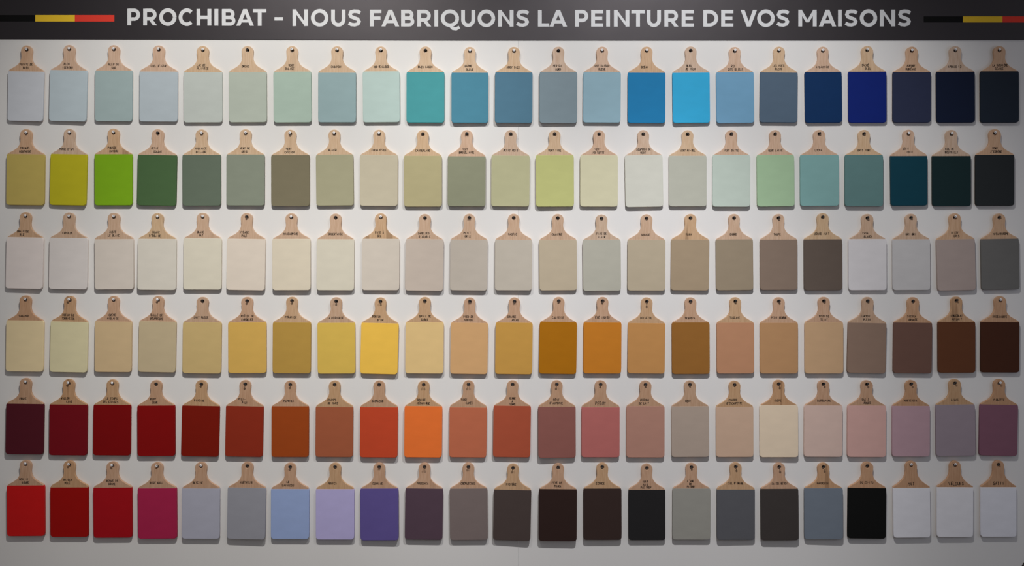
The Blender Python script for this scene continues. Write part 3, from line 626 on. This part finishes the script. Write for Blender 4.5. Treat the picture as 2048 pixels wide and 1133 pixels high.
for d in boards:
    ys = d['yt'] / d['sy']
    P = outline(d['r'] == 5 and d['c'] >= 20)
    if ys < 54 and not (d['r'] == 5 and d['c'] >= 20): pass
    loc = lambda p, s=1: (s * p[0] * d['sx'] * PX, (HOLE - p[1] * d['sy']) * PX)
    full = [loc(p) for p in P] + [loc(p, -1) for p in reversed(P[1:-1])]
    hole = [(3.7 * PX * math.cos(a), 3.7 * PX * math.sin(a)) for a in (math.radians(-22.5 * q) for q in range(16))]
    d['cw'] = curve_obj([full, hole], TH / 2, 0.0014)
    Q = clip_below(P, ys)
    top = Q[0]
    ex = 0.16
    Qr = [(top[0] + ex, top[1])] + [(q[0] + ex if q[0] > 30 else q[0], q[1] + (ex if q[1] > 150 else 0)) for q in Q[1:]]
    tops = [(top[0] * t, top[1]) for t in (-0.6, -0.3, 0, 0.3, 0.6)]
    coat = [loc(p) for p in tops] + [loc(p) for p in Qr] + [(0, loc((0, 153.3 + ex))[1])] + [loc(p, -1) for p in reversed(Qr)]
    d['cc'] = curve_obj([coat], (TH - 0.0012) / 2, 0.0014)

bpy.context.view_layer.update()
dg = bpy.context.evaluated_depsgraph_get()


def grab(o, name, ymid, d):
    me = bpy.data.meshes.new_from_object(o.evaluated_get(dg))
    me.name = name
    gl, gr = d['gap']
    Hl = 145 * PX
    for v in me.vertices:
        X, Zc, D = v.co.x, v.co.y, v.co.z
        Y = ymid - D
        t = min(1.0, max(0.0, -Zc / Hl))
        u = 0.5 + X / (75 * PX)
        Y -= (gl * (1 - u) + gr * u) * 0.001 * t
        v.co = (X, Y, Zc)
    me.materials.clear()
    for p in me.polygons: p.use_smooth = True
    me.set_sharp_from_angle(angle=math.radians(28))
    cu = o.data
    bpy.data.objects.remove(o, do_unlink=True); bpy.data.curves.remove(cu)
    return me


def lathe(prof, n=14):
    """profile (radius, y) around the Y axis"""
    v, f = [], []
    for rr, yy in prof:
        for k in range(n):
            a = 2 * math.pi * k / n
            v.append((rr * math.cos(a), yy, rr * math.sin(a)))
    for i in range(len(prof) - 1):
        for k in range(n):
            l = (k + 1) % n
            f.append((i * n + k, (i + 1) * n + k, (i + 1) * n + l, i * n + l))
    f.append(tuple(range(n)))
    return v, f


screw_cache = {}


def screw_mesh(kind, p):
    key = (kind, p)
    if key not in screw_cache:
        y = -(TH + p * 0.001)            # front of the head
        R = 0.0048 if kind == 'W' else 0.0040
        prof = [(0.0012, y + 0.0004), (0.0014, y), (R * .6, y - 0.0001), (R * .9, y + 0.0006), (R, y + 0.0013), (R * .92, y + 0.0021), (0.0017, y + 0.0030), (0.0017, 0.004)]
        v, f = lathe(prof)
        me = bpy.data.meshes.new('screw'); me.from_pydata(v, [], f); me.update()
        for q in me.polygons: q.use_smooth = True
        me.materials.append(m_zinc_lit if kind == 'W' else m_zinc_dim)
        v, f = lathe([(0.00122, y + 0.0003), (0.00122, y + 0.0009)], 8)
        m2 = bpy.data.meshes.new('recess'); m2.from_pydata(v, [], f); m2.update(); m2.materials.append(m_hole_shade)
        v, f = lathe([(0.0018, -0.0016), (0.0048, -0.0016), (0.0048, 0.003)], 12)  # dark disc on the wall, standing in for shade inside the hole
        m3 = bpy.data.meshes.new('hole_shade_disc'); m3.from_pydata(v, [], f[:-1]); m3.update(); m3.materials.append(m_hole_shade)
        screw_cache[key] = (me, m2, m3)
    return screw_cache[key]


for d in boards:
    r, c = d['r'], d['c']
    rnd = random.Random(r * 100 + c)
    phi = -math.atan(-d['k'])            # photo slope dx/dy -> rotation about Y
    root = bpy.data.objects.new('cutting_board', None)
    root.empty_display_size = 0.02
    COL.objects.link(root)
    # centre of the hole on the boards' front plane
    hx = d['x'] + d['k'] * HOLE; hy = d['y'] + HOLE
    root.location = (wx(hx, TH), 0.0, wz(hy, TH))
    root.rotation_euler = (0, math.atan(-d['k']), 0)
    where = ORD[c] + ', ' + ROWN[r]
    nm = ' '.join(q.split('@')[0] for q in d['text'].strip('^*').split('/'))
    lab = 'board painted ' + d['cn'] + ('' if d['hide'] else ' lettered ' + nm) + ', ' + where
    if d['hide']: lab = 'wooden ' + lab
    tag(root, lab, 'cutting board', 'painted wooden boards hanging in six rows')
    me = grab(d['cw'], 'wooden_body', -0.0003 - TH / 2, d)
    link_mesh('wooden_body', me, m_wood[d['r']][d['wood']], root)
    me = grab(d['cc'], 'paint_coat', -0.0003 - TH - 0.0003 + (TH - 0.0012) / 2, d)
    pm, nt, b = new_mat('paint_' + d['cn'].replace(' ', '_').replace('-', '_'), d['alb'], 0.62, 0.18)
    add_noise(nt, b, d['alb'], 0.025, 14, (1, 1, 2.2), 2, 0.05, 160, 0.0005)
    oc = link_mesh('paint_coat', me, pm, root)
    oc['label'] = d['cn'] + ' paint'
    st = []
    write(st, d['text'], 1, rnd, 0)
    mb = MB()
    for P, w in st:
        mb.ribbon([(p[0] * PX, (HOLE + p[1] * d['sy']) * PX) for p in P], w * PX, 0.0, None, w * PX * .25)
    gl, gr = d['gap']
    vv = []
    for (X, Y, Zc) in mb.v:
        t = min(1.0, max(0.0, -Zc / (145 * PX))); u = 0.5 + X / (75 * PX)
        vv.append((X, -0.0003 - TH - 0.00015 - (gl * (1 - u) + gr * u) * 0.001 * t, Zc))
    mb.v = vv
    o = mb.build('handwriting', m_ink, root)
    o['label'] = 'black marker handwriting'
    # the screw the board hangs from
    me, m2, m3 = screw_mesh(d['sk'], d['sp'])
    s_ = bpy.data.objects.new('screw', me)
    s_.location = (root.location.x + math.sin(0.7 * rnd.uniform(-1, 1)) * 0.0008, 0, root.location.z + 2.1 * PX)
    COL.objects.link(s_)
    kd = 'bright-reflection zinc' if d['sk'] == 'W' else 'dark-reflection zinc'
    tag(s_, kd + ' screw holding up the ' + d['cn'] + ' board, ' + where, 'screw', 'screws the boards hang from')
    q = bpy.data.objects.new('recess', m2); COL.objects.link(q); q.parent = s_
    q['label'] = 'drive recess, its shade painted dark'
    q = bpy.data.objects.new('hole_shade_disc', m3); COL.objects.link(q); q.parent = s_
    q['label'] = 'dark disc added for the shade in the hole'

# ------------------------------------------------------------------ unidentified black object at the lower right corner, slab shape assumed
D = 1.1
pts = []
w_, r_ = 0.44, 60 * S * (DIST - D) / DIST
X0, Z1 = wx(2094, D) - r_, wz(1160, D) + r_
for cx, a0 in ((X0 + r_, 180), (X0 + w_ - r_, 90)):
    for k in range(9):
        a = math.radians(a0 - 11.25 * k)
        pts.append((cx + r_ * math.cos(a), Z1 - r_ + r_ * math.sin(a)))
pts += [(X0 + w_, 0.0), (X0, 0.0)]
g = MB(); g.prism([(x, z) for x, z in pts], -D - 0.03, -D)
ob = g.build('rounded_black_object', m_obj)
bv = ob.modifiers.new('bevel', 'BEVEL'); bv.width = 0.008; bv.segments = 3; bv.limit_method = 'ANGLE'
tag(ob, 'black round-cornered object just poking into the bottom right corner', 'stand')  # object unidentified, stand is only assumed
